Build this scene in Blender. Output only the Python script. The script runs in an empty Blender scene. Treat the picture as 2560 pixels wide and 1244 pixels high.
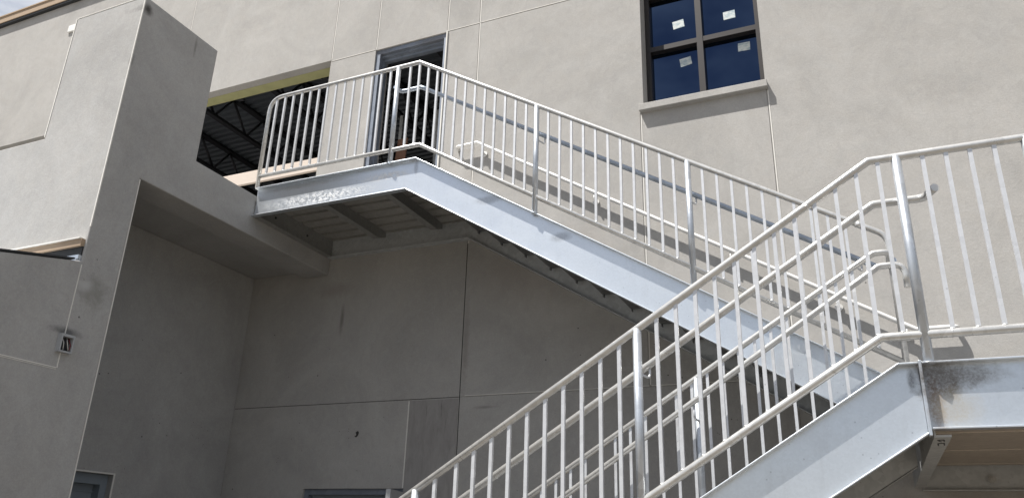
import bpy, bmesh, math, random
from mathutils import Vector, Matrix
random.seed(7)
S = bpy.context.scene
COL = S.collection

# ------------------------------------------------------------------ camera
cam_d = bpy.data.cameras.new("camera")
cam = bpy.data.objects.new("camera", cam_d)
COL.objects.link(cam)
Rr = Vector((0.91345496, 0.40586572, 0.02954762))
Uu = Vector((0.12103484, -0.34029225, 0.93249759))
Ff = Vector((-0.38852363, 0.84821825, 0.35996554))
cam.matrix_world = Matrix(((Rr.x, Uu.x, -Ff.x, 0), (Rr.y, Uu.y, -Ff.y, 0),
                           (Rr.z, Uu.z, -Ff.z, 1.6), (0, 0, 0, 1)))
cam_d.sensor_width = 36.0
cam_d.lens = 1950.735 / 2560 * 36.0
cam_d.clip_start = 0.05
cam_d.clip_end = 3000
S.camera = cam

# ------------------------------------------------------------------ light
LV = Vector((1.08, 1.0, -3.1)).normalized()          # the way the sunlight travels
elev = math.asin(-LV.z)
az = math.atan2(-LV.x, -LV.y)                        # azimuth of the sun from +Y towards +X
sun_d = bpy.data.lights.new("sun", 'SUN')
sun_d.energy = 5.0
sun_d.angle = math.radians(0.5)
sun_d.color = (1.0, 0.965, 0.91)
sun = bpy.data.objects.new("sun", sun_d)
COL.objects.link(sun)
sun.rotation_euler = LV.to_track_quat('-Z', 'Y').to_euler()
sun.location = (-8, -8, 30)

W = bpy.data.worlds.new("World")
S.world = W
W.use_nodes = True
wn, wl = W.node_tree.nodes, W.node_tree.links
wn.clear()
wo = wn.new('ShaderNodeOutputWorld'); bg = wn.new('ShaderNodeBackground')
sky = wn.new('ShaderNodeTexSky'); sky.sky_type = 'NISHITA'; sky.sun_disc = False
sky.sun_elevation = elev; sky.sun_rotation = az
sky.air_density = 1.0; sky.dust_density = 1.5; sky.ozone_density = 1.0
tcw = wn.new('ShaderNodeTexCoord'); mpw = wn.new('ShaderNodeMapping')
mpw.inputs['Scale'].default_value = (1.0, 1.0, 2.2); mpw.inputs['Location'].default_value = (3.08, 3.16, 0.3)
nz = wn.new('ShaderNodeTexNoise'); nz.inputs['Scale'].default_value = 2.6
nz.inputs['Detail'].default_value = 7; nz.inputs['Roughness'].default_value = 0.6
rp = wn.new('ShaderNodeValToRGB'); rp.color_ramp.elements[0].position = 0.40; rp.color_ramp.elements[1].position = 0.60
mxw = wn.new('ShaderNodeMixRGB'); mxw.inputs[2].default_value = (9.5, 9.8, 10.4, 1)
wl.new(tcw.outputs['Generated'], mpw.inputs[0]); wl.new(mpw.outputs[0], nz.inputs['Vector'])
wl.new(nz.outputs['Fac'], rp.inputs[0]); wl.new(rp.outputs[0], mxw.inputs[0])
wl.new(sky.outputs[0], mxw.inputs[1]); wl.new(mxw.outputs[0], bg.inputs['Color'])
bg.inputs['Strength'].default_value = 0.05
wl.new(bg.outputs[0], wo.inputs[0])

S.view_settings.view_transform = 'Standard'
S.view_settings.look = 'None'
S.view_settings.exposure = 0.84
S.view_settings.gamma = 1.0
S.view_settings.use_curve_mapping = False
S.render.engine = 'CYCLES'
S.cycles.max_bounces = 8

# ------------------------------------------------------------------ materials
class NT:
    def __init__(self, name):
        self.m = bpy.data.materials.new(name); self.m.use_nodes = True
        self.n = self.m.node_tree.nodes; self.l = self.m.node_tree.links
        self.b = self.n['Principled BSDF']
        self.pos = self.n.new('ShaderNodeNewGeometry').outputs['Position']
    def link(self, a, b): self.l.new(a, b)
    def mapping(self, scale, loc=(0, 0, 0), rot=(0, 0, 0)):
        k = self.n.new('ShaderNodeMapping')
        k.inputs['Scale'].default_value = scale; k.inputs['Location'].default_value = loc
        k.inputs['Rotation'].default_value = rot
        self.link(self.pos, k.inputs[0]); return k.outputs[0]
    def noise(self, scale, detail=4, rough=0.5, vec=None, dist=0.0):
        k = self.n.new('ShaderNodeTexNoise')
        k.inputs['Scale'].default_value = scale; k.inputs['Detail'].default_value = detail
        k.inputs['Roughness'].default_value = rough; k.inputs['Distortion'].default_value = dist
        self.link(vec if vec is not None else self.pos, k.inputs['Vector']); return k.outputs['Fac']
    def voronoi(self, scale, vec=None, out='Distance', feature='F1'):
        k = self.n.new('ShaderNodeTexVoronoi'); k.feature = feature
        k.inputs['Scale'].default_value = scale
        self.link(vec if vec is not None else self.pos, k.inputs['Vector']); return k.outputs[out]
    def ramp(self, fac, p0, p1, c0=(0, 0, 0, 1), c1=(1, 1, 1, 1)):
        k = self.n.new('ShaderNodeValToRGB')
        k.color_ramp.elements[0].position = p0; k.color_ramp.elements[1].position = p1
        k.color_ramp.elements[0].color = c0; k.color_ramp.elements[1].color = c1
        self.link(fac, k.inputs[0]); return k.outputs[0]
    def mix(self, fac, a, b, mode='MIX'):
        k = self.n.new('ShaderNodeMixRGB'); k.blend_type = mode
        for v, i in ((fac, 0), (a, 1), (b, 2)):
            if isinstance(v, (int, float)): k.inputs[i].default_value = v
            elif isinstance(v, tuple): k.inputs[i].default_value = v if len(v) == 4 else v + (1,)
            else: self.link(v, k.inputs[i])
        return k.outputs[0]
    def math(self, op, a, b=0.0):
        k = self.n.new('ShaderNodeMath'); k.operation = op
        for v, i in ((a, 0), (b, 1)):
            if isinstance(v, (int, float)): k.inputs[i].default_value = v
            else: self.link(v, k.inputs[i])
        return k.outputs[0]
    def blob(self, c, r, soft=1.0, wob=0.0):
        """1 inside an ellipsoid of radii r round world point c, fading to 0 at its rim"""
        k = self.n.new('ShaderNodeVectorMath'); k.operation = 'SUBTRACT'
        self.link(self.pos, k.inputs[0]); k.inputs[1].default_value = c
        d = self.n.new('ShaderNodeVectorMath'); d.operation = 'DIVIDE'
        self.link(k.outputs[0], d.inputs[0]); d.inputs[1].default_value = r
        e = self.n.new('ShaderNodeVectorMath'); e.operation = 'LENGTH'
        self.link(d.outputs[0], e.inputs[0])
        v = e.outputs['Value']
        if wob:
            v = self.math('ADD', v, self.math('MULTIPLY', self.math('SUBTRACT', self.noise(9, 5, 0.65), 0.5), wob))
        k = self.n.new('ShaderNodeMapRange')
        k.inputs['From Min'].default_value = 1.0; k.inputs['From Max'].default_value = 1.0 - soft
        self.link(v, k.inputs['Value']); return k.outputs[0]
    def bump(self, h, strength=0.3, dist=0.01, prev=None):
        k = self.n.new('ShaderNodeBump'); k.inputs['Strength'].default_value = strength
        k.inputs['Distance'].default_value = dist
        self.link(h, k.inputs['Height'])
        if prev is not None: self.link(prev, k.inputs['Normal'])
        return k.outputs[0]
    def done(self, col=None, rough=None, metal=None, normal=None, spec=None):
        for v, s in ((col, 'Base Color'), (rough, 'Roughness'), (metal, 'Metallic'), (spec, 'Specular IOR Level')):
            if v is None: continue
            if isinstance(v, (int, float)): self.b.inputs[s].default_value = v
            elif isinstance(v, tuple): self.b.inputs[s].default_value = v if len(v) == 4 else v + (1,)
            else: self.link(v, self.b.inputs[s])
        if normal is not None: self.link(normal, self.b.inputs['Normal'])
        return self.m

def stucco(name, base, pits=True, stains=()):
    t = NT(name)
    big = t.noise(0.9, 5, 0.6, dist=1.6)
    mid = t.noise(3.2, 6, 0.62, dist=2.2)
    fine = t.noise(160, 3, 0.6)
    grit = t.noise(420, 2, 0.5)
    lo = tuple(c * 0.86 for c in base); hi = tuple(min(1, c * 1.10) for c in base)
    warm = (base[0] * 1.02, base[1] * 0.985, base[2] * 0.94)
    c = t.mix(t.ramp(big, 0.3, 0.7), lo, hi)
    c = t.mix(t.math('MULTIPLY', t.ramp(mid, 0.35, 0.75), 0.45), c, warm)
    c = t.mix(t.math('MULTIPLY', t.ramp(t.noise(7, 6, 0.65, t.mapping((1, 1, 0.6)), 2.5), 0.47, 0.72), 0.30), c, tuple(x * 0.78 for x in base))
    c = t.mix(t.math('MULTIPLY', t.ramp(t.noise(4.5, 6, 0.7, None, 3.0), 0.48, 0.66), 0.22), c, tuple(min(1, x * 1.22) for x in base))
    c = t.mix(0.09, c, t.ramp(t.noise(55, 4, 0.7), 0.3, 0.7, (0.2, 0.2, 0.2, 1), (0.9, 0.9, 0.9, 1)), 'OVERLAY')
    c = t.mix(0.10, c, t.ramp(fine, 0.3, 0.7, (0.2, 0.2, 0.2, 1), (0.9, 0.9, 0.9, 1)), 'OVERLAY')
    if pits:
        v = t.voronoi(6.5, t.mapping((1, 1, 1), (3.1, 1.7, 0.4)))
        spot = t.math('LESS_THAN', v, 0.05)
        sel = t.math('GREATER_THAN', t.noise(1.7, 2, 0.5, t.mapping((1, 1, 1), (9, 2, 5))), 0.56)
        zz = t.n.new('ShaderNodeSeparateXYZ'); t.link(t.pos, zz.inputs[0])
        sel = t.math('MULTIPLY', sel, t.math('LESS_THAN', zz.outputs['Z'], 4.0))
        c = t.mix(t.math('MULTIPLY', t.math('MULTIPLY', spot, sel), 0.75), c, (0.05, 0.048, 0.045))
    if pits:
        v = t.math('LESS_THAN', t.voronoi(15, t.mapping((1, 1, 1), (1.3, 4.7, 2.2))), 0.07)
        s2 = t.math('GREATER_THAN', t.noise(2.3, 2, 0.5, t.mapping((1, 1, 1), (3, 8, 1))), 0.56)
        s2 = t.math('MULTIPLY', s2, t.math('LESS_THAN', zz.outputs['Z'], 2.9))
        c = t.mix(t.math('MULTIPLY', t.math('MULTIPLY', v, s2), 0.6), c, (0.06, 0.056, 0.05))
    for (pc, pr, amt, colr, wob) in stains:
        c = t.mix(t.math('MULTIPLY', t.blob(pc, pr, 0.8, wob), amt), c, colr)
    n = t.bump(t.noise(2.2, 4, 0.5, dist=0.6), 0.22, 0.02)
    n = t.bump(t.noise(48, 4, 0.65), 0.28, 0.005, n)
    n = t.bump(fine, 0.35, 0.004, n)
    n = t.bump(grit, 0.25, 0.002, n)
    return t.done(c, 0.93, 0.0, n, 0.2)

def galv(name, base=(0.60, 0.63, 0.66), metal=0.55, rough=0.42, scale=45, var=0.10, stains=(), frost=()):
    t = NT(name)
    vc = t.voronoi(scale, None, 'Color')
    sep = t.n.new('ShaderNodeSeparateColor'); t.link(vc, sep.inputs[0])
    cl = t.noise(2.4, 5, 0.6, dist=0.8)
    streak = t.noise(14, 5, 0.65, t.mapping((1, 1, 0.15)))
    lo = tuple(c * (1 - var) for c in base); hi = tuple(min(1, c * (1 + var)) for c in base)
    c = t.mix(sep.outputs[0], lo, hi)
    c = t.mix(t.math('MULTIPLY', t.ramp(cl, 0.4, 0.7), 0.35), c, tuple(x * 0.86 for x in base))
    c = t.mix(t.math('MULTIPLY', t.ramp(streak, 0.55, 0.8), 0.25), c, (base[0] * .7, base[1] * .68, base[2] * .66))
    sp = t.math('LESS_THAN', t.voronoi(17, t.mapping((1, 1, 1), (2, 5, 1))), 0.07)
    c = t.mix(t.math('MULTIPLY', sp, 0.4), c, tuple(x * 0.4 for x in base))
    met = metal; r = t.math('ADD', t.math('MULTIPLY', cl, 0.16), rough - 0.08)
    h = t.noise(60, 4, 0.6)
    n = t.bump(h, 0.12, 0.003)
    for (pc, pr, amt) in frost:
        f = t.math('MULTIPLY', t.blob(pc, pr, 0.7, 0.5), t.ramp(t.noise(26, 6, 0.8), 0.47, 0.56))
        c = t.mix(t.math('MULTIPLY', f, amt), c, (0.80, 0.80, 0.80))
        met = t.math('SUBTRACT', met, t.math('MULTIPLY', f, 0.7))
        n = t.bump(f, 0.35, 0.004, n)
    for (pc, pr, amt, colr, wob) in stains:
        k = t.math('MULTIPLY', t.blob(pc, pr, 0.6, wob), t.ramp(t.noise(85, 5, 0.75), 0.30, 0.62, (0.45, 0.45, 0.45, 1)))
        c = t.mix(t.math('MULTIPLY', k, amt), c, colr)
        met = t.math('SUBTRACT', met, t.math('MULTIPLY', k, 0.5 * amt))
    return t.done(c, r, met, n)

def plain(name, col, rough=0.6, metal=0.0, spec=0.5, nscale=20, var=0.12, bump=0.15, stretch=(1, 1, 1)):
    t = NT(name)
    f = t.noise(nscale, 5, 0.6, t.mapping(stretch))
    c = t.mix(f, tuple(x * (1 - var) for x in col), tuple(min(1, x * (1 + var)) for x in col))
    return t.done(c, rough, metal, t.bump(f, bump, 0.004), spec)

YW = 7.0; XP = -5.56
M = {}
M['stucco'] = stucco('stucco', (0.375, 0.365, 0.350), stains=(
    ((-5.30, 7.0, 3.98), (0.035, 0.3, 0.22), 0.55, (0.10, 0.09, 0.08), 0.9),
    ((-5.45, 7.0, 4.35), (0.3, 0.3, 0.12), 0.25, (0.16, 0.12, 0.10), 0.8),
    ((-3.70, 7.0, 3.55), (0.05, 0.3, 0.55), 0.35, (0.16, 0.135, 0.12), 0.9),
    ((-3.45, 7.0, 2.92), (0.16, 0.3, 0.02), 0.4, (0.12, 0.11, 0.10), 0.7),
    ((-2.9, 7.0, 4.35), (0.9, 0.3, 0.5), 0.22, (0.26, 0.20, 0.165), 0.8),
    ((1.2, 7.0, 1.6), (1.6, 0.3, 0.7), 0.4, (0.30, 0.17, 0.09), 0.9)))
M['wing'] = stucco('stucco_wing', (0.362, 0.357, 0.349), stains=(
    ((XP, 4.09, 3.42), (0.3, 0.15, 0.17), 0.6, (0.19, 0.19, 0.165), 2.2),
    ((XP, 4.00, 3.47), (0.3, 0.08, 0.06), 0.5, (0.52, 0.52, 0.52), 1.8),
    ((XP, 3.97, 6.12), (0.3, 0.07, 0.07), 0.9, (0.05, 0.045, 0.04), 1.3),
    ((XP, 4.55, 6.1), (0.3, 0.02, 0.14), 0.6, (0.16, 0.15, 0.14), 0.8),
    ((XP, 3.92, 5.55), (0.04, 0.04, 0.09), 0.6, (0.12, 0.115, 0.11), 0.9),
    ((XP, 3.93, 3.07), (0.3, 0.16, 0.045), 0.8, (0.10, 0.10, 0.10), 1.5)))
M['bead'] = plain('joint_bead', (0.66, 0.64, 0.60), 0.8, 0, 0.3, 30, 0.08)
M['patch'] = None
t = NT('unfinished_patch')
f1 = t.noise(7, 7, 0.72, t.mapping((1.6, 1, 0.45)), 0.6); f2 = t.noise(2.5, 4, 0.6)
dr_ = t.math('MULTIPLY', t.ramp(t.noise(26, 4, 0.6, t.mapping((1.5, 1, 0.10))), 0.55, 0.64), t.blob((-4.0, 7.0, 2.84), (0.25, 0.3, 0.20), 0.7, 0.8))
c = t.mix(t.ramp(f1, 0.42, 0.8), (0.31, 0.30, 0.29), (0.20, 0.19, 0.185))
c = t.mix(t.math('MULTIPLY', f2, 0.3), c, (0.29, 0.265, 0.25))
c = t.mix(t.math('MULTIPLY', dr_, 0.8), c, (0.10, 0.095, 0.09))
M['patch'] = t.done(c, 0.95, 0, t.bump(f1, 0.5, 0.01), 0.2)
M['joint'] = plain('joint_sealant', (0.035, 0.033, 0.03), 0.9)
M['galv_str'] = galv('galvanised_stringer', (0.69, 0.73, 0.775), 0.88, 0.35, 90, 0.03,
    stains=(((-2.85, 5.65, 4.50), (0.16, 0.2, 0.05), 0.55, (0.22, 0.24, 0.27), 0.8),
            ((-2.15, 5.65, 4.05), (0.13, 0.2, 0.05), 0.6, (0.22, 0.24, 0.27), 0.8),
            ((-3.62, 5.65, 4.97), (0.03, 0.2, 0.10), 0.6, (0.25, 0.27, 0.30), 0.7),
            ((-4.9, 5.65, 5.0), (0.6, 0.2, 0.03), 0.5, (0.28, 0.28, 0.28), 1.2)),
    frost=(((-4.75, 5.65, 4.83), (0.75, 0.2, 0.085), 0.95), ((-3.95, 5.65, 4.93), (0.35, 0.2, 0.05), 0.8)))
M['galv_low'] = galv('galvanised_lower', (0.69, 0.73, 0.775), 0.88, 0.35, 90, 0.03,
    stains=(((0.335, 4.07, 2.40), (0.15, 0.25, 0.12), 0.92, (0.075, 0.06, 0.048), 1.5),
            ((0.42, 4.07, 2.42), (0.20, 0.25, 0.07), 0.7, (0.14, 0.13, 0.12), 1.3),
            ((0.30, 4.07, 2.27), (0.05, 0.25, 0.16), 0.8, (0.13, 0.08, 0.05), 0.8),
            ((0.38, 4.07, 2.26), (0.13, 0.25, 0.12), 0.55, (0.42, 0.36, 0.26), 1.0),
            ((0.215, 4.07, 2.40), (0.025, 0.25, 0.07), 0.8, (0.15, 0.16, 0.18), 0.9),
            ((0.05, 4.07, 2.47), (0.6, 0.25, 0.04), 0.35, (0.30, 0.31, 0.32), 1.2)))
M['pipe'] = galv('galvanised_pipe', (0.585, 0.58, 0.565), 0.55, 0.28, 25, 0.11)
M['post'] = galv('galvanised_post', (0.50, 0.53, 0.57), 0.65, 0.36, 16, 0.12)
M['bar'] = galv('galvanised_bar', (0.60, 0.61, 0.63), 0.4, 0.40, 30, 0.06)
M['handrail'] = galv('galvanised_handrail', (0.40, 0.45, 0.52), 0.6, 0.40, 14, 0.16)
M['whiterail'] = galv('galvanised_wall_rail', (0.70, 0.69, 0.67), 0.25, 0.5, 20, 0.07)
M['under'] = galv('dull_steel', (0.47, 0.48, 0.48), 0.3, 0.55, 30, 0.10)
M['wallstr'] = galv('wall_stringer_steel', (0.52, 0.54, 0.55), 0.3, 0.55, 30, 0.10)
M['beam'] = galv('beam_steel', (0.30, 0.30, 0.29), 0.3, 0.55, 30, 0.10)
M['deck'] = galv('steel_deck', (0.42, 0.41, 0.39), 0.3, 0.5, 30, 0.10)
M['deck_warm_bounce'] = galv('steel_deck_warm_bounce', (0.50, 0.435, 0.365), 0.3, 0.5, 30, 0.08)  # lower deck: warm light bounced off the ground is put into the base colour
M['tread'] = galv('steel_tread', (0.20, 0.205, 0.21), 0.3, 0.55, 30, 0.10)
M['bronze'] = plain('bronze_frame', (0.028, 0.024, 0.023), 0.45, 0.3, 0.5, 40, 0.06, 0.02)
t = NT('tinted_glass')
M['glass'] = t.done((0.044, 0.068, 0.120), 0.03, 1.0, t.bump(t.noise(1.3, 2, 0.5), 0.02, 0.01), 0.55)
t = NT('paper_label')
f = t.noise(16, 4, 0.6, t.mapping((1, 1, 2)))
M['paper'] = t.done(t.mix(t.ramp(f, 0.42, 0.6), (0.60, 0.63, 0.61), (0.34, 0.42, 0.45)), 0.7, 0, None, 0.3)
M['frame'] = galv('door_frame_steel', (0.20, 0.225, 0.27), 0.3, 0.45, 12, 0.12, stains=(
    ((-5.15, 7.0, 7.56), (0.2, 0.3, 0.05), 0.8, (0.07, 0.07, 0.08), 0.8),
    ((-4.4, 7.0, 7.55), (0.35, 0.3, 0.035), 0.6, (0.10, 0.09, 0.09), 0.9)))
M['wood'] = plain('pine_plank', (0.60, 0.52, 0.45), 0.75, 0, 0.3, 9, 0.16, 0.15, (1, 6, 12))
M['board'] = plain('plywood', (0.22, 0.12, 0.08), 0.8, 0, 0.3, 8, 0.25, 0.15, (6, 6, 1))
M['fascia'] = plain('fascia_board', (0.36, 0.27, 0.19), 0.8, 0, 0.3, 10, 0.25, 0.2, (0.6, 6, 8))
M['sheath'] = plain('yellow_sheathing', (0.39, 0.385, 0.20), 0.85, 0, 0.2, 7, 0.18, 0.1)
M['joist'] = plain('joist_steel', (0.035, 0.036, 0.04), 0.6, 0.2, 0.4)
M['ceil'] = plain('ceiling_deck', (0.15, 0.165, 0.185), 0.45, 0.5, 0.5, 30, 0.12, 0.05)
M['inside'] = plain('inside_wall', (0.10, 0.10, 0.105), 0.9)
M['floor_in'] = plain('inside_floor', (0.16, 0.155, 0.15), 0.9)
M['door'] = plain('door_panel', (0.20, 0.23, 0.26), 0.5, 0.0, 0.4, 5, 0.08, 0.03)
M['black'] = plain('black_membrane', (0.02, 0.021, 0.023), 0.6)
M['white'] = plain('white_plastic', (0.72, 0.71, 0.68), 0.6)
M['whitepaint'] = plain('primed_door', (0.42, 0.43, 0.44), 0.5, 0, 0.4, 8, 0.05, 0.03)
M['grey_pvc'] = plain('grey_box', (0.36, 0.37, 0.38), 0.6)
M['wire'] = plain('wire', (0.55, 0.53, 0.50), 0.6)
M['redwire'] = plain('red_wire', (0.16, 0.02, 0.02), 0.6)
t = NT('ground')
g1 = t.noise(0.35, 6, 0.6); g2 = t.noise(12, 6, 0.7); g3 = t.noise(90, 3, 0.6)
c = t.mix(g1, (0.15, 0.135, 0.115), (0.21, 0.19, 0.165)); c = t.mix(t.math('MULTIPLY', g2, 0.5), c, (0.13, 0.118, 0.10))
M['ground'] = t.done(c, 0.95, 0, t.bump(g3, 0.5, 0.02, t.bump(g2, 0.4, 0.05)), 0.2)

# ------------------------------------------------------------------ mesh helpers
def tag(o, label=None, cat=None, group=None, kind=None):
    if label: o['label'] = label
    if cat: o['category'] = cat
    if group: o['group'] = group
    if kind: o['kind'] = kind
    return o
def world_loc(o):
    v = Vector((0, 0, 0))
    while o: v = v + o.location; o = o.parent
    return v
def thing(name, label, cat, loc=(0, 0, 0), group=None):
    o = bpy.data.objects.new(name, None); COL.objects.link(o)
    o.empty_display_size = 0.3; o.location = loc
    return tag(o, label, cat, group)
def obj(name, bm, mat, parent=None, at=None, smooth=False, bevel=0.0):
    """link bm (world coordinates) as one mesh object whose origin is 'at' (default: the parent's origin)"""
    base = world_loc(parent) if parent else Vector((0, 0, 0))
    org = Vector(at) if at is not None else base
    bmesh.ops.translate(bm, verts=bm.verts, vec=-org)
    me = bpy.data.meshes.new(name)
    bmesh.ops.recalc_face_normals(bm, faces=bm.faces)
    bm.to_mesh(me); bm.free()
    for m in (mat if isinstance(mat, (list, tuple)) else [mat]): me.materials.append(m)
    if smooth:
        for p in me.polygons: p.use_smooth = True
    o = bpy.data.objects.new(name, me); COL.objects.link(o)
    if parent: o.parent = parent
    o.location = org - base
    if bevel:
        b = o.modifiers.new('bevel', 'BEVEL'); b.width = bevel; b.segments = 2; b.limit_method = 'ANGLE'
    return o
def box(bm, x0, x1, y0, y1, z0, z1, mi=0):
    v = [bm.verts.new(p) for p in ((x0, y0, z0), (x1, y0, z0), (x1, y1, z0), (x0, y1, z0),
                                   (x0, y0, z1), (x1, y0, z1), (x1, y1, z1), (x0, y1, z1))]
    for f in ((0, 3, 2, 1), (4, 5, 6, 7), (0, 1, 5, 4), (1, 2, 6, 5), (2, 3, 7, 6), (3, 0, 4, 7)):
        bm.faces.new([v[i] for i in f]).material_index = mi
def BX(*a):
    bm = bmesh.new()
    for b in ([a] if not isinstance(a[0], (list, tuple)) else a): box(bm, *b)
    return bm
def prism(bm, poly, a0, a1, axis='y'):
    def p3(p, a):
        return (p[0], a, p[1]) if axis == 'y' else ((a, p[0], p[1]) if axis == 'x' else (p[0], p[1], a))
    A = [bm.verts.new(p3(p, a0)) for p in poly]; B = [bm.verts.new(p3(p, a1)) for p in poly]
    n = len(poly); bm.faces.new(A); bm.faces.new(B[::-1])
    for i in range(n): bm.faces.new((A[i], A[(i + 1) % n], B[(i + 1) % n], B[i]))
def rounded(pts, r, seg=6):
    pts = [Vector(p) for p in pts]; rs = r if isinstance(r, (list, tuple)) else [r] * len(pts)
    out = [pts[0]]
    for i in range(1, len(pts) - 1):
        a, b, c = pts[i - 1], pts[i], pts[i + 1]; q = rs[i]
        if q <= 0: out.append(b); continue
        u = (a - b).normalized(); v = (c - b).normalized()
        ang = u.angle(v); d = min(q / math.tan(ang / 2), (a - b).length * 0.49, (c - b).length * 0.49)
        p0, p1 = b + u * d, b + v * d
        for k in range(seg + 1):
            s = k / seg
            out.append(p0 * (1 - s) ** 2 + b * 2 * s * (1 - s) + p1 * s * s)
    out.append(pts[-1]); return out
def tube(bm, pts, rad, n=12, cap=True):
    pts = [Vector(p) for p in pts]; rings = []; N = None
    for i, p in enumerate(pts):
        d0 = (p - pts[i - 1]).normalized() if i else None
        d1 = (pts[i + 1] - p).normalized() if i < len(pts) - 1 else None
        T = (d0 + d1).normalized() if d0 and d1 else (d0 or d1)
        if N is None:
            N = T.orthogonal().normalized()
        N = (N - T * N.dot(T)).normalized(); Bn = T.cross(N)
        k = 1.0
        if d0 and d1: k = 1.0 / max(0.5, math.cos(d0.angle(d1) / 2))
        bend = (d1 - d0) if d0 and d1 else None
        ring = []
        for j in range(n):
            a = 2 * math.pi * j / n; w = N * math.cos(a) + Bn * math.sin(a)
            off = w * rad
            if bend and bend.length > 1e-4:
                bb = bend.normalized(); off = off + bb * off.dot(bb) * (k - 1)
            ring.append(bm.verts.new(p + off))
        rings.append(ring)
    for a, b in zip(rings, rings[1:]):
        for j in range(n): bm.faces.new((a[j], a[(j + 1) % n], b[(j + 1) % n], b[j])).smooth = True
    if cap: bm.faces.new(rings[0][::-1]); bm.faces.new(rings[-1])
def ball(bm, c, r, sc=(1, 1, 1)):
    q = bmesh.ops.create_uvsphere(bm, u_segments=8, v_segments=6, radius=r)
    bmesh.ops.scale(bm, verts=q['verts'], vec=sc); bmesh.ops.translate(bm, verts=q['verts'], vec=c)
    for v in q['verts']:
        for f in v.link_faces: f.smooth = True
def disc(bm, c, r, axis, thick, n=16):
    c = Vector(c); d = Vector(axis) * thick
    tube(bm, [c, c + d], r, n)

# ------------------------------------------------------------------ ground
bm = bmesh.new()
bmesh.ops.create_grid(bm, x_segments=8, y_segments=8, size=600)
tag(obj('ground', bm, M['ground']), kind='structure')

# ------------------------------------------------------------------ main building
X0, X1, ZT = -24.0, 9.0, 10.36
B = thing('building', 'large sunlit grey stucco building with bronze window and open upper doorway', 'building', (-4, 7.0, 0))
GR = 0.007
vj = [(-8.737, 7.62, ZT), (-5.946, 7.62, ZT), (-5.238, 7.595, ZT), (-4.187, 7.595, ZT), (-3.738, 0, ZT),
      (-1.778, 3.035, 5.905), (-0.506, 0, 5.905)]
hj = [(7.595, -5.946, -5.238), (7.595, -4.187, -1.742), (3.035, -6.678, X1)]
holes = [(-15.0, -5.946, 5.05, 7.62), (-5.238, -4.187, 5.05, 7.595), (-1.742, -0.513, 5.985, 8.25), (-5.56, -4.31, 0, 2.148)]
def gridwall(xs, zs, depth, yf, yb):
    bm = bmesh.new(); vd = {}
    def V(x, y, z):
        k = (round(x, 4), round(y, 4), round(z, 4))
        if k not in vd: vd[k] = bm.verts.new(k)
        return vd[k]
    def F(*p):
        try: bm.faces.new([V(*q) for q in p])
        except ValueError: pass
    nx, nz_ = len(xs) - 1, len(zs) - 1
    D = [[depth((xs[i] + xs[i + 1]) / 2, (zs[j] + zs[j + 1]) / 2) for j in range(nz_)] for i in range(nx)]
    def dd(i, j):
        if i < 0 or j < 0 or i >= nx or j >= nz_: return yb - yf
        return yb - yf if D[i][j] is None else D[i][j]
    for i in range(nx):
        for j in range(nz_):
            a, b, c, d = xs[i], xs[i + 1], zs[j], zs[j + 1]
            me = dd(i, j)
            if D[i][j] is not None:
                y = yf + me
                F((a, y, c), (b, y, c), (b, y, d), (a, y, d)); F((a, yb, c), (a, yb, d), (b, yb, d), (b, yb, c))
            for (di, dj, p, q) in ((1, 0, (b, c), (b, d)), (0, 1, (a, d), (b, d))):
                o = dd(i + di, j + dj)
                if abs(o - me) > 1e-5:
                    F((p[0], yf + me, p[1]), (p[0], yf + o, p[1]), (q[0], yf + o, q[1]), (q[0], yf + me, q[1]))
            if i == 0: F((a, yf + me, c), (a, yb, c), (a, yb, d), (a, yf + me, d))
            if j == 0: F((a, yf + me, c), (b, yf + me, c), (b, yb, c), (a, yb, c))
    return bm
def depth(x, z):
    for (a, b, c, d) in holes:
        if a < x < b and c < z < d: return None
    for (a, c, d) in vj:
        if abs(x - a) < GR / 2 and c < z < d: return 0.007
    for (h, a, b) in hj:
        if abs(z - h) < GR / 2 and a < x < b: return 0.007
    return 0.0
xs = {X0, X1}; zs = {0.0, ZT}
for (a, b, c, d) in holes: xs |= {a, b}; zs |= {c, d}
for (a, c, d) in vj: xs |= {a - GR / 2, a + GR / 2}; zs |= {c, d}
for (h, a, b) in hj: zs |= {h - GR / 2, h + GR / 2}; xs |= {a, b}
obj('wall', gridwall(sorted(xs), sorted(z for z in zs if 0 <= z <= ZT), depth, YW, YW + 0.30), M['stucco'], B)
# pale plastic beads beside the control joints
for (a, c, d) in vj:
    c2 = 4.70 if a == -3.738 else (3.05 if a == -0.506 else c)
    obj('joint_bead', BX(a + 0.006, a + 0.017, YW - 0.003, YW + 0.01, c2 + 0.005, d - 0.02), M['bead'], B)
for (h, a, b) in hj:
    if h < 4: a = -3.70
    obj('joint_bead', BX(a + 0.02, b - 0.02, YW - 0.003, YW + 0.01, h + 0.006, h + 0.013), M['bead'], B)
obj('joint_bead', BX(-4.334, -4.321, YW - 0.004, YW + 0.01, 2.15, 3.02), M['bead'], B)
obj('joint_sealant', BX(-3.7425, -3.7335, YW - 0.001, YW + 0.004, 0, 4.70), M['joint'], B)
obj('joint_sealant', BX(-6.67, -3.75, YW + 0.001, YW + 0.006, 3.0325, 3.0375), M['joint'], B)
obj('wall_patch', BX(-4.318, -3.752, YW - 0.005, YW + 0.01, 0.02, 3.02), M['patch'], B)
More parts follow.
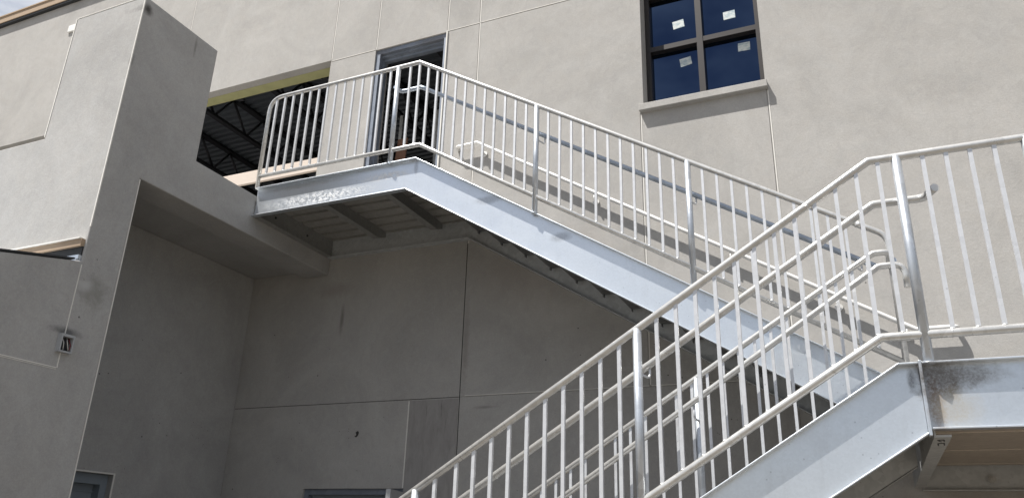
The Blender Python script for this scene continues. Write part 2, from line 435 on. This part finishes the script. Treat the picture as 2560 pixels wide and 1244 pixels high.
# chipped hole in the stucco
bm = bmesh.new(); ball(bm, (0, 0, 0), .03, (.75, .2, 1.15))
bmesh.ops.rotate(bm, verts=bm.verts, cent=(0, 0, 0), matrix=Matrix.Rotation(.5, 3, 'Y')); bmesh.ops.translate(bm, verts=bm.verts, vec=(-4.944, YW, 2.70))
hole = obj('chipped_hole', bm, M['joint'], B)
bm = bmesh.new(); ball(bm, (-4.955, YW - .008, 2.695), .013, (.8, .3, 1.2)); obj('chip', bm, M['stucco'], hole)
# building body behind the facade
obj('side_wall', BX((X0, X0 + .3, YW + .3, 19, 0, ZT), (X1 - .3, X1, YW + .3, 19, 0, ZT), (X0, X1, 19, 19.3, 0, ZT)), M['stucco'], B)
obj('roof', BX(X0 + .3, X1 - .3, YW + .3, 19, 9.4, 9.6), M['black'], B)
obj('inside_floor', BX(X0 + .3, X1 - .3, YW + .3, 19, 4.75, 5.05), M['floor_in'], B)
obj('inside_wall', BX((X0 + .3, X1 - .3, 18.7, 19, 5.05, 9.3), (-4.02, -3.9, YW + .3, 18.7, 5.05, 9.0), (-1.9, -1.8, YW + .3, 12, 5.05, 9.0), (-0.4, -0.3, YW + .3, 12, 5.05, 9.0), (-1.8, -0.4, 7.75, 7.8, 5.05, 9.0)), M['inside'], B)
# roof edge
obj('roof_fascia', BX((X0, X1, YW - .075, YW, ZT - .03, ZT + .10), (X0, X1, YW - .09, YW + .3, ZT + .10, ZT + .125)), M['fascia'], B)
obj('drip_edge', BX(X0, X1, YW - .062, YW, ZT - .075, ZT - .032), M['black'], B)
# ribbed ceiling deck
bm = bmesh.new(); prof = []; y = YW + .3
while y < 18.6:
    prof += [(y, 9.0), (y + .045, 9.0), (y + .06, 9.04), (y + .137, 9.04)]; y += .152
prof += [(y, 9.0), (y, 9.2), (YW + .3, 9.2)]
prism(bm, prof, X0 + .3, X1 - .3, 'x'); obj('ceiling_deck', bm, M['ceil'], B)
for k in range(9):
    xj = -14.2 + 1.52 * k
    bm = bmesh.new()
    box(bm, xj - .06, xj + .06, YW + .3, 18.6, 8.945, 8.995); box(bm, xj - .05, xj + .05, YW + .9, 18.0, 8.40, 8.45)
    y = YW + .35; up = True
    while y < 17.8:
        y2 = y + (0.42 if up else 0.36)
        tube(bm, [(xj, y, 8.95 if up else 8.44), (xj, y2, 8.44 if up else 8.95)], 0.022, 6)
        y = y2; up = not up
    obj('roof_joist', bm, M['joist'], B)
# sheathing, soffit return and framing at the wide opening
obj('sheathing_board', BX(-14.99, -5.95, YW + .125, YW + .29, 7.612, 7.6185), M['sheath'], B)
for (a, b) in ((-9.35, -9.25), (-7.85, -7.75), (-6.35, -6.25)):
    obj('brace', BX(a, b, YW + .31, YW + .36, 7.62, 9.0), M['joist'], B)
# upper doorway frame
bm = bmesh.new()
box(bm, -5.235, -5.175, YW + .02, YW + .10, 5.05, 7.592); box(bm, -5.235, -5.155, YW + .10, YW + .16, 5.05, 7.592)
box(bm, -4.235, -4.190, YW + .02, YW + .16, 5.05, 7.592)
box(bm, -5.175, -4.235, YW + .02, YW + .06, 7.532, 7.592); box(bm, -5.155, -4.235, YW + .10, YW + .16, 7.46, 7.592)
box(bm, -5.175, -4.235, YW + .06, YW + .10, 7.50, 7.592)
obj('door_frame', bm, M['frame'], B)
obj('frame_edge', BX(-4.189, -4.172, YW - .016, YW + .01, 5.05, 7.60), M['bead'], B)
for (sx, sy) in ((-5.62, 8.25), (-5.35, 8.9), (-5.05, 8.3), (-4.75, 9.4), (-4.45, 8.6)):
    obj('metal_stud', BX((sx, sx + .05, sy, sy + .004, 5.05, 8.95 if sy > 8.5 else 7.4), (sx, sx + .004, sy + .0045, sy + .09, 5.05, 8.95 if sy > 8.5 else 7.4)), M['under'], B)
# window
w0, w1, wz0, wz1 = -1.742, -0.513, 5.985, 8.25
yf, yg = YW + .19, YW + .262
bm = bmesh.new()
box(bm, w0 + .002, w0 + .055, yf, yg + .03, wz0, wz1); box(bm, w1 - .055, w1 - .002, yf, yg + .03, wz0, wz1)
box(bm, w0 + .055, w1 - .055, yf, yg + .03, wz1 - .055, wz1 - .002); box(bm, w0 + .055, w1 - .055, yf + .03, yg + .03, wz0, wz0 + .045)
xm = (w0 + w1) / 2 - .02
box(bm, xm - .032, xm + .032, yf - .005, yg + .03, wz0 + .045, wz1 - .055)
for (za, zb) in ((6.765, 6.825), (7.47, 7.53)):
    box(bm, w0 + .055, xm - .032, yf, yg + .03, za, zb); box(bm, xm + .032, w1 - .055, yf, yg + .03, za, zb)
win = obj('window', bm, M['bronze'], B)
for (a, b) in ((w0 + .055, xm - .032), (xm + .032, w1 - .055)):
    for (za, zb) in ((wz0 + .045, 6.765), (6.825, 7.47), (7.53, wz1 - .055)):
        obj('pane', BX(a, b, yg, yg + .012, za, zb), M['glass'], win)
obj('sill', BX(-1.778, -0.490, YW - .064, YW + .125, 5.905, 5.984), M['stucco'], win, bevel=.006)
# recessed doorway at ground level
bm = bmesh.new()
box(bm, -5.558, -5.50, YW + .03, YW + .2, 0.02, 2.146); box(bm, -4.37, -4.312, YW + .03, YW + .2, 0.02, 2.146); box(bm, -5.50, -4.37, YW + .03, YW + .2, 2.09, 2.146)
dr = obj('ground_door', BX(-5.50, -4.37, YW + .10, YW + .145, 0.02, 2.09), M['door'], B)
obj('frame', bm, M['frame'], dr)
bm = bmesh.new(); prism(bm, [(-4.335, YW + .02), (-4.185, 6.48), (-4.142, 6.492), (-4.292, YW + .03)], .03, 2.105, 'z'); obj('door_leaf', bm, M['whitepaint'], dr)
obj('wall_vent', BX(-11.69, -11.50, YW - .03, YW, 9.62, 9.76), M['white'], B, bevel=.012)

# ------------------------------------------------------------------ projecting wing with corner pillar
Wg = thing('entry_wing', 'projecting grey stucco wing with tall corner pillar and beam over a shaded recess', 'wall', (XP, 4.2, 0))
YF = 3.92
def vox(xs, ys, zs, occ):
    bm = bmesh.new(); vd = {}
    def V(i, j, k):
        if (i, j, k) not in vd: vd[(i, j, k)] = bm.verts.new((xs[i], ys[j], zs[k]))
        return vd[(i, j, k)]
    n = (len(xs) - 1, len(ys) - 1, len(zs) - 1)
    def O(i, j, k):
        if min(i, j, k) < 0 or i >= n[0] or j >= n[1] or k >= n[2]: return False
        return occ((xs[i] + xs[i + 1]) / 2, (ys[j] + ys[j + 1]) / 2, (zs[k] + zs[k + 1]) / 2)
    for i in range(n[0]):
        for j in range(n[1]):
            for k in range(n[2]):
                if not O(i, j, k): continue
                if not O(i - 1, j, k): bm.faces.new((V(i, j, k), V(i, j, k + 1), V(i, j + 1, k + 1), V(i, j + 1, k)))
                if not O(i + 1, j, k): bm.faces.new((V(i + 1, j, k), V(i + 1, j + 1, k), V(i + 1, j + 1, k + 1), V(i + 1, j, k + 1)))
                if not O(i, j - 1, k): bm.faces.new((V(i, j, k), V(i + 1, j, k), V(i + 1, j, k + 1), V(i, j, k + 1)))
                if not O(i, j + 1, k): bm.faces.new((V(i, j + 1, k), V(i, j + 1, k + 1), V(i + 1, j + 1, k + 1), V(i + 1, j + 1, k)))
                if not O(i, j, k - 1): bm.faces.new((V(i, j, k), V(i, j + 1, k), V(i + 1, j + 1, k), V(i + 1, j, k)))
                if not O(i, j, k + 1): bm.faces.new((V(i, j, k + 1), V(i + 1, j, k + 1), V(i + 1, j + 1, k + 1), V(i, j + 1, k + 1)))
    return bm
XA, XB = XP - .905, XP - .35
ZP = 4.935
def occ(x, y, z):
    pillar = x > XA and YF < y < 4.825 and ZP < z < 6.235
    front = y > YF and y < 4.27 and 3.845 < z < ZP
    sidew = x > XB and (YF < y < 4.27 or (y > 4.27 and 4.54 < z)) and z < (ZP if y < 4.825 else 4.985)
    low = x > XB and y < YF and z < 3.65
    return pillar or front or sidew or low
bm = vox([-16, XA, XB, XP], [1.2, YF, 4.27, 4.825, 6.995], [0, 3.65, 3.845, 4.54, ZP, 4.985, 6.235], occ)
for v in bm.verts:
    if abs(v.co.y - 1.2) < 1e-4 and abs(v.co.z - 3.65) < 1e-4: v.co.z = 3.02
bmesh.ops.dissolve_limit(bm, angle_limit=.01, verts=bm.verts, edges=bm.edges)
obj('wall', bm, M['wing'], Wg, bevel=.010)
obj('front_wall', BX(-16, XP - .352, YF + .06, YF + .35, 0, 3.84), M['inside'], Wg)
obj('balcony_floor', BX(-16, XP - .353, YF + .352, 6.995, 4.62, 4.80), M['wing'], Wg)
# thin corner beads that catch the light along the edges
for b in ((XP - .006, XP + .004, YF - .004, YF + .006, 3.95, 6.22), (XA - .008, XA + .002, YF - .003, YF + .01, 4.95, 6.237), (XA + .01, XP - .01, YF - .003, YF + .01, 6.236, 6.242), (XP - .005, XP + .004, 4.266, 4.274, 0, 4.53)):
    obj('corner_bead', BX(*b), M['bead'], Wg)
# recess back wall with its door
RX = -6.678
bm = bmesh.new()
rec = [(4.272, 0), (4.60, 0), (4.60, 2.165), (5.545, 2.165), (5.545, 0), (6.994, 0), (6.994, 4.615), (4.272, 4.615)]
prism(bm, rec, RX - .25, RX, 'x'); obj('recess_wall', bm, M['wing'], Wg)
rd = obj('recess_door', BX(RX - .20, RX - .15, 4.602, 5.543, 0.02, 2.163), M['door'], Wg)
obj('frame', BX((RX - .149, RX - .06, 5.47, 5.543, 0.02, 2.163), (RX - .149, RX - .06, 4.602, 5.469, 2.07, 2.163), (RX - .149, RX - .135, 4.70, 5.47, 2.0, 2.012)), M['door'], rd)
obj('door_casing', BX((RX - .004, RX + .008, 5.546, 5.562, 0, 2.18), (RX - .004, RX + .008, 4.6, 5.5455, 2.166, 2.18)), M['bead'], Wg)
# ledger, flashing under the sunlit front
obj('ledger_board', BX(-16, XP - .02, YF - .035, YF + .055, 3.775, 3.835), M['fascia'], Wg)
obj('ledger_edge', BX(-16, XP - .03, YF - .05, YF + .05, 3.8355, 3.844), M['white'], Wg)
obj('membrane_strip', BX(-16, XP - .02, YF - .012, YF + .055, 3.70, 3.774), M['black'], Wg)
for (a, c, d) in ((.03, 3.665, 3.698), (.045, 3.62, 3.66), (.06, 3.55, 3.615)):
    obj('flashing', BX(-16, XP - .02, YF - a, YF + .055, c, d), M['galv_str'], Wg)
# the wing's low side wall runs on towards the viewer under a sloping coping
for b in ((XP - .005, XP + .003, 3.918, 3.926, 2.79, 3.62), (XP - .005, XP + .003, 1.25, 3.915, 2.786, 2.793), (XP - .005, XP + .003, 1.25, 3.915, 2.776, 2.780)):
    obj('joint_bead', BX(*b), M['bead'], Wg)
bm = bmesh.new()
prism(bm, [(1.2, 3.022), (YF - .07, 3.640), (YF - .07, 3.655), (1.2, 3.037)], XP - .31, XP + .006, 'x')
obj('coping', bm, M['black'], Wg)
bm = bmesh.new()
prism(bm, [(1.2, 2.80), (YF - .065, 3.46), (YF - .065, 3.54), (1.2, 2.88)], -16, XP - .351, 'x')
obj('low_roof', bm, M['galv_str'], Wg)

# open electrical box
Jb = thing('junction_box', 'open grey electrical box with loose wires on the shaded low wall', 'electrical box', (XP, 3.93, 2.91))
bm = bmesh.new()
a, b, c, d = 3.872, 3.985, 2.905, 3.045; e = .012; px = XP + .045
box(bm, XP, px, a, a + e, c, d); box(bm, XP, px, b - e, b, c, d); box(bm, XP, px, a + e, b - e, c, c + e); box(bm, XP, px, a + e, b - e, d - e * 1.6, d); box(bm, XP + .001, XP + .004, a + e, b - e, c + e, d - e * 1.6, 1)
obj('box', bm, [M['grey_pvc'], M['black']], Jb)
for pts, mm in ((((.012, 3.90, 3.02), (.035, 3.905, 2.98), (.03, 3.915, 2.925)), 'wire'), (((.012, 3.94, 3.02), (.04, 3.93, 2.985), (.035, 3.955, 2.925)), 'wire'), (((.012, 3.955, 3.02), (.035, 3.965, 2.97), (.03, 3.965, 2.93)), 'redwire')):
    bm = bmesh.new(); tube(bm, rounded([(XP + p[0], p[1], p[2]) for p in pts], .03), .0035, 6); obj('wire', bm, M[mm], Jb)

# ------------------------------------------------------------------ upper staircase
YO = 5.614; YG = 5.632
K1 = 0.613
US = thing('upper_staircase', 'galvanised steel landing and stair flight running down along the sunlit wall from the doorway', 'staircase', (-3.6, 6.3, 2.2))
def strip(top, t_):     # polygon of thickness t_ below a polyline
    return list(top) + [(x, z - t_) for x, z in reversed(top)]
def stringer(name, top, bot, ytip, yweb, par, mat, web=.010, fl=.010):
    bm = bmesh.new()
    prism(bm, list(top) + list(reversed(bot)), min(yweb, yweb + web), max(yweb, yweb + web))
    y0, y1 = (ytip, yweb) if ytip < yweb else (yweb + web, ytip)
    prism(bm, strip(top, fl), y0, y1)
    up = [(x, z + fl) for x, z in bot]
    prism(bm, up + list(reversed(bot)), y0, y1)
    return obj(name, bm, mat, par, bevel=.0025)
xe = 0.25
top1 = [(XP + .013, 5.053), (-3.612, 5.053), (xe, 5.053 - K1 * (xe + 3.612))]
bot1 = [(XP + .013, 4.735), (-3.70, 4.735), (xe, 4.735 - K1 * (xe + 3.70))]
stringer('outer_stringer', top1, bot1, YO, YO + .046, US, M['galv_str'])
stringer('wall_stringer', top1, bot1, YW - .085, YW - .012, US, M['wallstr'])
obj('end_channel', BX((XP + .002, XP + .012, YO + .058, YW - .001, 4.738, 5.052), (XP + .012, XP + .075, YO + .058, YW - .09, 4.738, 4.748)), M['beam'], US)
for yy in (5.98, 6.52):
    bm = bmesh.new(); disc(bm, (XP + .012, yy, 4.86), .014, (1, 0, 0), .006, 12); obj('bolt', bm, M['black'], US)
bm = bmesh.new(); prof = []; y = YO + .06
while y < YW - .20:
    prof += [(y, 4.965), (y + .135, 4.965), (y + .140, 5.034), (y + .178, 5.034), (y + .183, 4.965)]; y += .185
prof += [(YW - .014, 4.965), (YW - .014, 5.04), (YO + .06, 5.04)]
prism(bm, prof, XP + .014, -3.60, 'x'); obj('landing_deck', bm, M['deck'], US)
for xb in (-4.79, -4.05):
    bm = bmesh.new()
    prism(bm, [(YO + .057, 4.964), (YW - .046, 4.964), (YW - .046, 4.90), (YW - .28, 4.80), (YO + .057, 4.80)], xb, xb + .008, 'x')
    box(bm, xb + .008, xb + .075, YO + .057, YW - .28, 4.80, 4.808)
    obj('landing_beam', bm, M['beam'], US)
RI, RU = .1716, .279
for k in range(1, 15):
    xa = -3.60 + RU * (k - 1); zt = 5.028 - RI * k
    bm = bmesh.new()
    box(bm, xa, xa + RU + .006, YO + .057, YW - .0135, zt - .045, zt); box(bm, xa - .006, xa, YO + .057, YW - .0135, zt - .02, zt + RI - .046)
    box(bm, xa + .02, xa + .03, YW - .09, YW - .047, zt - .085, zt - .0455); box(bm, xa + .03, xa + .20, YW - .09, YW - .047, zt - .055, zt - .0455)
    obj('tread', bm, M['tread'], US)

def bar_mesh(name, h, w=.0098):
    bm = bmesh.new(); box(bm, -w, w, -w, w, 0, h)
    me = bpy.data.meshes.new(name); bm.to_mesh(me); bm.free(); me.materials.append(M['bar']); return me
def add_bar(me, p, parent, nm='baluster'):
    o = bpy.data.objects.new(nm, me); COL.objects.link(o); o.parent = parent
    o.location = Vector(p) - world_loc(parent); return o
RT = .0211
zr = 6.136; zb = 5.19
bm = bmesh.new()
top = [(XP + .022, YG, 5.06), (XP + .022, YG, zr), (-3.655, YG, zr), (0.16, YG, zr - K1 * (3.655 + .16)), (0.285, YG, zr - K1 * 3.94 + .0), (0.285, YG, 2.55)]
top[4] = (0.285, YG, zr - K1 * (3.655 + .285))
tube(bm, rounded(top, [0, .17, .02, 0, .14, 0], 7), RT)
tube(bm, [(XP + .03, YG, zb), (-3.585, YG, zb), (0.285, YG, zb - K1 * (3.585 + .285))], RT - .001)
tube(bm, [(.10, YG, zr - K1 * (3.655 + .10)), (.135, YG, zr - K1 * (3.655 + .135))], RT + .004)
ub = [-5.447 + .1117 * k for k in range(14)] + [-3.761 + .1068 * k for k in range(13)] + [-2.263 + .1088 * k for k in range(11)] + [-.95 + .1085 * k for k in range(11)]
def ztop_u(x): return zr if x < -3.655 else zr - K1 * (x + 3.655)
def zbot_u(x): return zb if x < -3.585 else zb - K1 * (x + 3.585)
for x in ub: ball(bm, (x, YG - .004, zbot_u(x) + RT - .004), .013, (1.1, .9, .6))
g1 = obj('guardrail', bm, M['pipe'], US)
m_a = bar_mesh('baluster_short', zr - zb)
m_b = bar_mesh('baluster_slope', (zr - zb) - K1 * (3.655 - 3.585))
for x in ub:
    me = m_a if x < -3.6 else m_b
    add_bar(me, (x, YG, zbot_u(x)), g1)
RP = .0241
def post(x, y, z0, z1, parent, mat='post'):
    bm = bmesh.new(); tube(bm, [(x, y, z0), (x, y, z1)], RP, 14)
    ball(bm, (x, y, z0 + .004), .034, (1, 1, .25))
    return obj('post', bm, M[mat], parent)
def str_u(x): return 5.053 if x < -3.612 else 5.053 - K1 * (x + 3.612)
for x in (-3.905, -2.378, -1.063): post(x, YG, str_u(x) - .01, ztop_u(x), g1)
bm = bmesh.new(); YH = 5.745
dh = .305
zh = 5.920
tube(bm, rounded([(-3.935, YG + .01, zh), (-3.935, YH, zh), (-3.69, YH, zh), (0.20, YH, zh - K1 * 3.89), (0.30, YH, zh - K1 * 3.89), (.30, YG, zh - K1 * 3.89)], [0, .08, .02, .03, .06, 0]), .0211)
hr = obj('handrail', bm, M['handrail'], US)
for x in (-2.34, -1.03, .10):
    z = zh - K1 * (x + 3.69); bm = bmesh.new()
    tube(bm, rounded([(x, YH, z - .018), (x, YH, z - .085), (x - .035, YG, z - .085)], .03), .007, 8)
    obj('bracket', bm, M['bar'], hr)

# ------------------------------------------------------------------ lower staircase
YL = 4.046; YGL = 4.064; K2 = 0.633; YI = 5.50; YGI = 5.45
LS = thing('lower_staircase', 'nearer galvanised steel flight rising to a stained mid landing at the right edge', 'staircase', (0.6, 4.8, 0))
xb = 0.168
top2 = [(-3.75, 2.48 - K2 * (xb + 3.75)), (xb, 2.48), (.252, 2.48)]
bot2 = [(-3.75, 2.147 - K2 * (.25 + 3.75)), (.252, 2.147)]
stringer('outer_stringer', top2, bot2, YL, YL + .046, LS, M['galv_low'])
stringer('inner_stringer', top2, bot2, YI, YI - .046, LS, M['under'], web=-.010)
obj('joint_plate', BX(.253, .266, YL - .006, YL + .058, 2.140, 2.486), M['galv_low'], LS, bevel=.002)
XR = 1.78
stringer('landing_channel', [(.267, 2.48), (XR, 2.48)], [(.267, 2.168), (XR, 2.168)], YL, YL + .046, LS, M['galv_low'])
stringer('back_channel', [(.33, 2.45), (XR, 2.45)], [(.33, 2.118), (XR, 2.118)], YW - .06, YW - .014, LS, M['under'])
obj('side_channel', BX(XR - .012, XR - .002, YL + .058, YW - .062, 2.12, 2.46), M['under'], LS)
bm = bmesh.new(); box(bm, .274, .282, YL + .058, YW - .062, 2.14, 2.36); box(bm, .282, .345, YL + .058, YW - .062, 2.14, 2.150)
obj('landing_beam', bm, M['under'], LS)
bm = bmesh.new()
for (xa, ya, xb_, yb) in ((.292, 4.20, .310, 4.26), (.292, 4.20, .318, 4.19), (.318, 4.19, .322, 4.25), (.300, 4.32, .325, 4.31), (.300, 4.32, .306, 4.40), (.325, 4.31, .331, 4.39)):
    tube(bm, [(xa, ya, 2.1395), (xb_, yb, 2.1395)], .003, 5)
obj('marking', bm, M['black'], LS)
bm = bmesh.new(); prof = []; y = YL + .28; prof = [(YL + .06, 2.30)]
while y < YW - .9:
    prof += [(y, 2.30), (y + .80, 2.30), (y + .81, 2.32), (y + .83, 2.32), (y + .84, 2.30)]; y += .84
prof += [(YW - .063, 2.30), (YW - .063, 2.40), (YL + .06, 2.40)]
prism(bm, prof, .346, XR - .013, 'x'); obj('landing_deck', bm, M['deck_warm_bounce'], LS)
obj('landing_slab', BX(.202, XR - .013, YL + .06, YW - .063, 2.402, 2.462), M['tread'], LS)
bm = bmesh.new(); disc(bm, (.80, YW - .06, 2.20), .028, (0, 1, 0), .012, 16); obj('washer', bm, M['deck'], LS)
bm = bmesh.new(); disc(bm, (.80, YW - .075, 2.20), .014, (0, 1, 0), .02, 6)
obj('bolt', bm, M['deck'], LS)
for (cx_, cy_) in ((XR - .10, YL + .12), (XR - .10, YW - .2)):
    obj('column', BX(cx_ - .05, cx_ + .05, cy_ - .05, cy_ + .05, 0, 2.11), M['galv_low'], LS)
for k in range(1, 14):
    xa = .20 - .279 * k; zt = 2.462 - .175 * k; bm = bmesh.new()
    box(bm, xa - .02, xa + .279, YL + .058, YI - .058, zt - .045, zt); box(bm, xa + .279, xa + .285, YL + .058, YI - .058, zt - .02, zt + .129)
    obj('tread', bm, M['tread'], LS)
# near guardrail
zt2 = 3.552; zb2 = 2.610; xt2 = .170; xbt2 = .113
def ztop_l(x): return zt2 if x > xt2 else zt2 - K2 * (xt2 - x)
def zbot_l(x): return zb2 if x > xbt2 else zb2 - K2 * (xbt2 - x)
bm = bmesh.new()
tube(bm, rounded([(-3.7, YGL, ztop_l(-3.7)), (xt2, YGL, zt2), (XR - .04, YGL, zt2), (XR - .04, YGL, 2.47)], [0, .03, .10, 0]), RT)
tube(bm, rounded([(-3.7, YGL, zbot_l(-3.7)), (xbt2, YGL, zb2), (XR - .04, YGL, zb2)], [0, .03, 0]), RT)
lb = [-2.166 + .1078 * k for k in range(10)] + [-.982 + .1085 * k for k in range(12)] + [.421 + .1055 * k for k in range(4)] + [.99 + .11 * k for k in range(7)] + [-3.55 + .1078 * k for k in range(11)] + [-2.30]
for x in lb: ball(bm, (x, YGL - .004, zbot_l(x) + RT - .003), .012, (1.2, .9, .6))
ball(bm, (-.155, YGL - .012, ztop_l(-.155) - .006), .012, (1.2, .9, 1))
tube(bm, [(.415, YGL, zb2), (.418, YGL, zb2)], RT + .0015)
g2 = obj('guardrail', bm, M['pipe'], LS)
m_c = bar_mesh('baluster_landing', zt2 - zb2)
m_d = bar_mesh('baluster_lower', (zt2 - zb2) - K2 * (xt2 - xbt2))
for x in lb: add_bar(m_c if x > .15 else m_d, (x, YGL, zbot_l(x)), g2)
def str_l(x): return 2.48 if x > xb else 2.48 - K2 * (xb - x)
for x in (.300, -1.093, -2.425, .875, -3.72): post(x, YGL, str_l(x) - .01, ztop_l(x), g2)
bm = bmesh.new(); YHN = 4.19; zhn = 3.358; xhn = .167
tube(bm, rounded([(-3.7, YHN, zhn - K2 * (xhn + 3.7)), (xhn, YHN, zhn), (.41, YHN, zhn), (.455, YGL + .02, zhn + .005)], [0, .04, .05, 0]), RT)
hr = obj('handrail', bm, M['pipe'], LS)
for x in (-1.06, -2.39):
    z = zhn - K2 * (xhn - x); bm = bmesh.new()
    tube(bm, rounded([(x, YHN, z - .018), (x, YHN, z - .075), (x - .03, YGL, z - .075)], .03), .007, 8); obj('bracket', bm, M['bar'], hr)
# inner guardrail
zi = 3.534; xi = .175
def ztop_i(x): return zi if x > xi else zi - K2 * (xi - x)
bm = bmesh.new()
tube(bm, rounded([(-3.7, YGI, ztop_i(-3.7)), (xi, YGI, zi), (.27, YGI, zi), (.27, YG - .02, zi - .05)], [0, .05, .06, 0]), RT)
tube(bm, [(-3.7, YGI, ztop_i(-3.7) - .93), (.10, YGI, zi - .93 - K2 * (xi - .10))], RT)
g3 = obj('guardrail', bm, M['pipe'], LS)
m_e = bar_mesh('baluster_inner', .93)
for k in range(33):
    x = .03 - .1115 * k
    if abs(x + 1.05) < .03: continue
    add_bar(m_e, (x, YGI, ztop_i(x) - .93), g3)
for x in (-1.05, -2.40): post(x, YGI, str_l(x) - .02, ztop_i(x) - .0, g3)
bm = bmesh.new(); YHI = 5.36; zhi = 3.409; xhi = .195
tube(bm, rounded([(-3.7, YHI, zhi - .66 * (xhi + 3.7)), (xhi, YHI, zhi), (.345, YHI, zhi), (.345, YHI, 3.25)], [0, .05, .075, 0]), RT)
hr = obj('handrail', bm, M['pipe'], LS)
for x in (-1.06, -2.39):
    z = zhi - .66 * (xhi - x); bm = bmesh.new()
    tube(bm, rounded([(x, YHI, z - .018), (x, YHI, z - .11), (x + .03, YGI, z - .13)], .03), .008, 8); obj('bracket', bm, M['bar'], hr)

# ------------------------------------------------------------------ handrail on the wall
YR = 6.932
WR = thing('wall_handrail', 'pale pipe handrail on brackets along the sunlit wall behind the upper stair', 'handrail', (-1.7, 7.0, 4.6))
def zw(x): return 5.893 - .614 * (x + 3.65)
bm = bmesh.new()
tube(bm, rounded([(-3.915, YW - .001, 5.885), (-3.915, YR, 5.885), (-3.65, YR, 5.893), (.46, YR, zw(.46)), (.75, YR, zw(.46)), (.75, YW - .001, zw(.46))], [0, .045, .03, .03, .05, 0]), .0205)
obj('rail', bm, M['whiterail'], WR)
for x in (-3.58, -2.27, -.96, -.10, .39):
    bm = bmesh.new(); z = zw(x)
    tube(bm, rounded([(x, YR, z - .016), (x, YR, z - .085), (x, YW - .012, z - .085)], .03), .009, 8)
    disc(bm, (x, YW - .012, z - .085), .034, (0, 1, 0), .011, 16)
    obj('bracket', bm, M['whiterail'], WR)

# ------------------------------------------------------------------ loose things
tag(obj('wood_plank', BX(-9.0, -5.96, YW + .06, YW + .10, 6.03, 6.21), M['wood'], at=(-7.5, YW + .08, 6.03), bevel=.004), 'raw pine plank fixed across the dark opening left of the doorway', 'plank')
bm = bmesh.new()
prism(bm, [(-5.26, 5.06), (-5.08, 5.06), (-5.00, 6.55), (-5.14, 6.55)], 7.55, 7.57)
tag(obj('plywood_board', bm, M['board'], at=(-5.2, 7.56, 5.06)), 'reddish brown board leaning inside the open doorway', 'board')
for (x, z, rot, lab) in ((-1.33, 6.905, .10, 'upper left'), (-.80, 6.875, .02, 'upper right'), (-1.275, 6.42, .12, 'lower left'), (-.68, 6.45, -.03, 'lower right')):
    # stuck on the glass: corrected for the depth of the pane behind the wall face
    s_ = (yg - .002) / YW
    X = x * s_; Zc = 1.6 + (z - 1.6) * s_
    bm = bmesh.new(); box(bm, -.062, .062, -.0015, .0005, -.05, .05)
    bmesh.ops.rotate(bm, verts=bm.verts, cent=(0, 0, 0), matrix=Matrix.Rotation(-rot, 3, 'Y'))
    bmesh.ops.translate(bm, verts=bm.verts, vec=(X, yg - .001, Zc))
    tag(obj('paper_label', bm, M['paper'], at=(X, yg, Zc)), 'white paper label stuck on the ' + lab + ' pane of the bronze window', 'label', 'paper labels on the window panes')
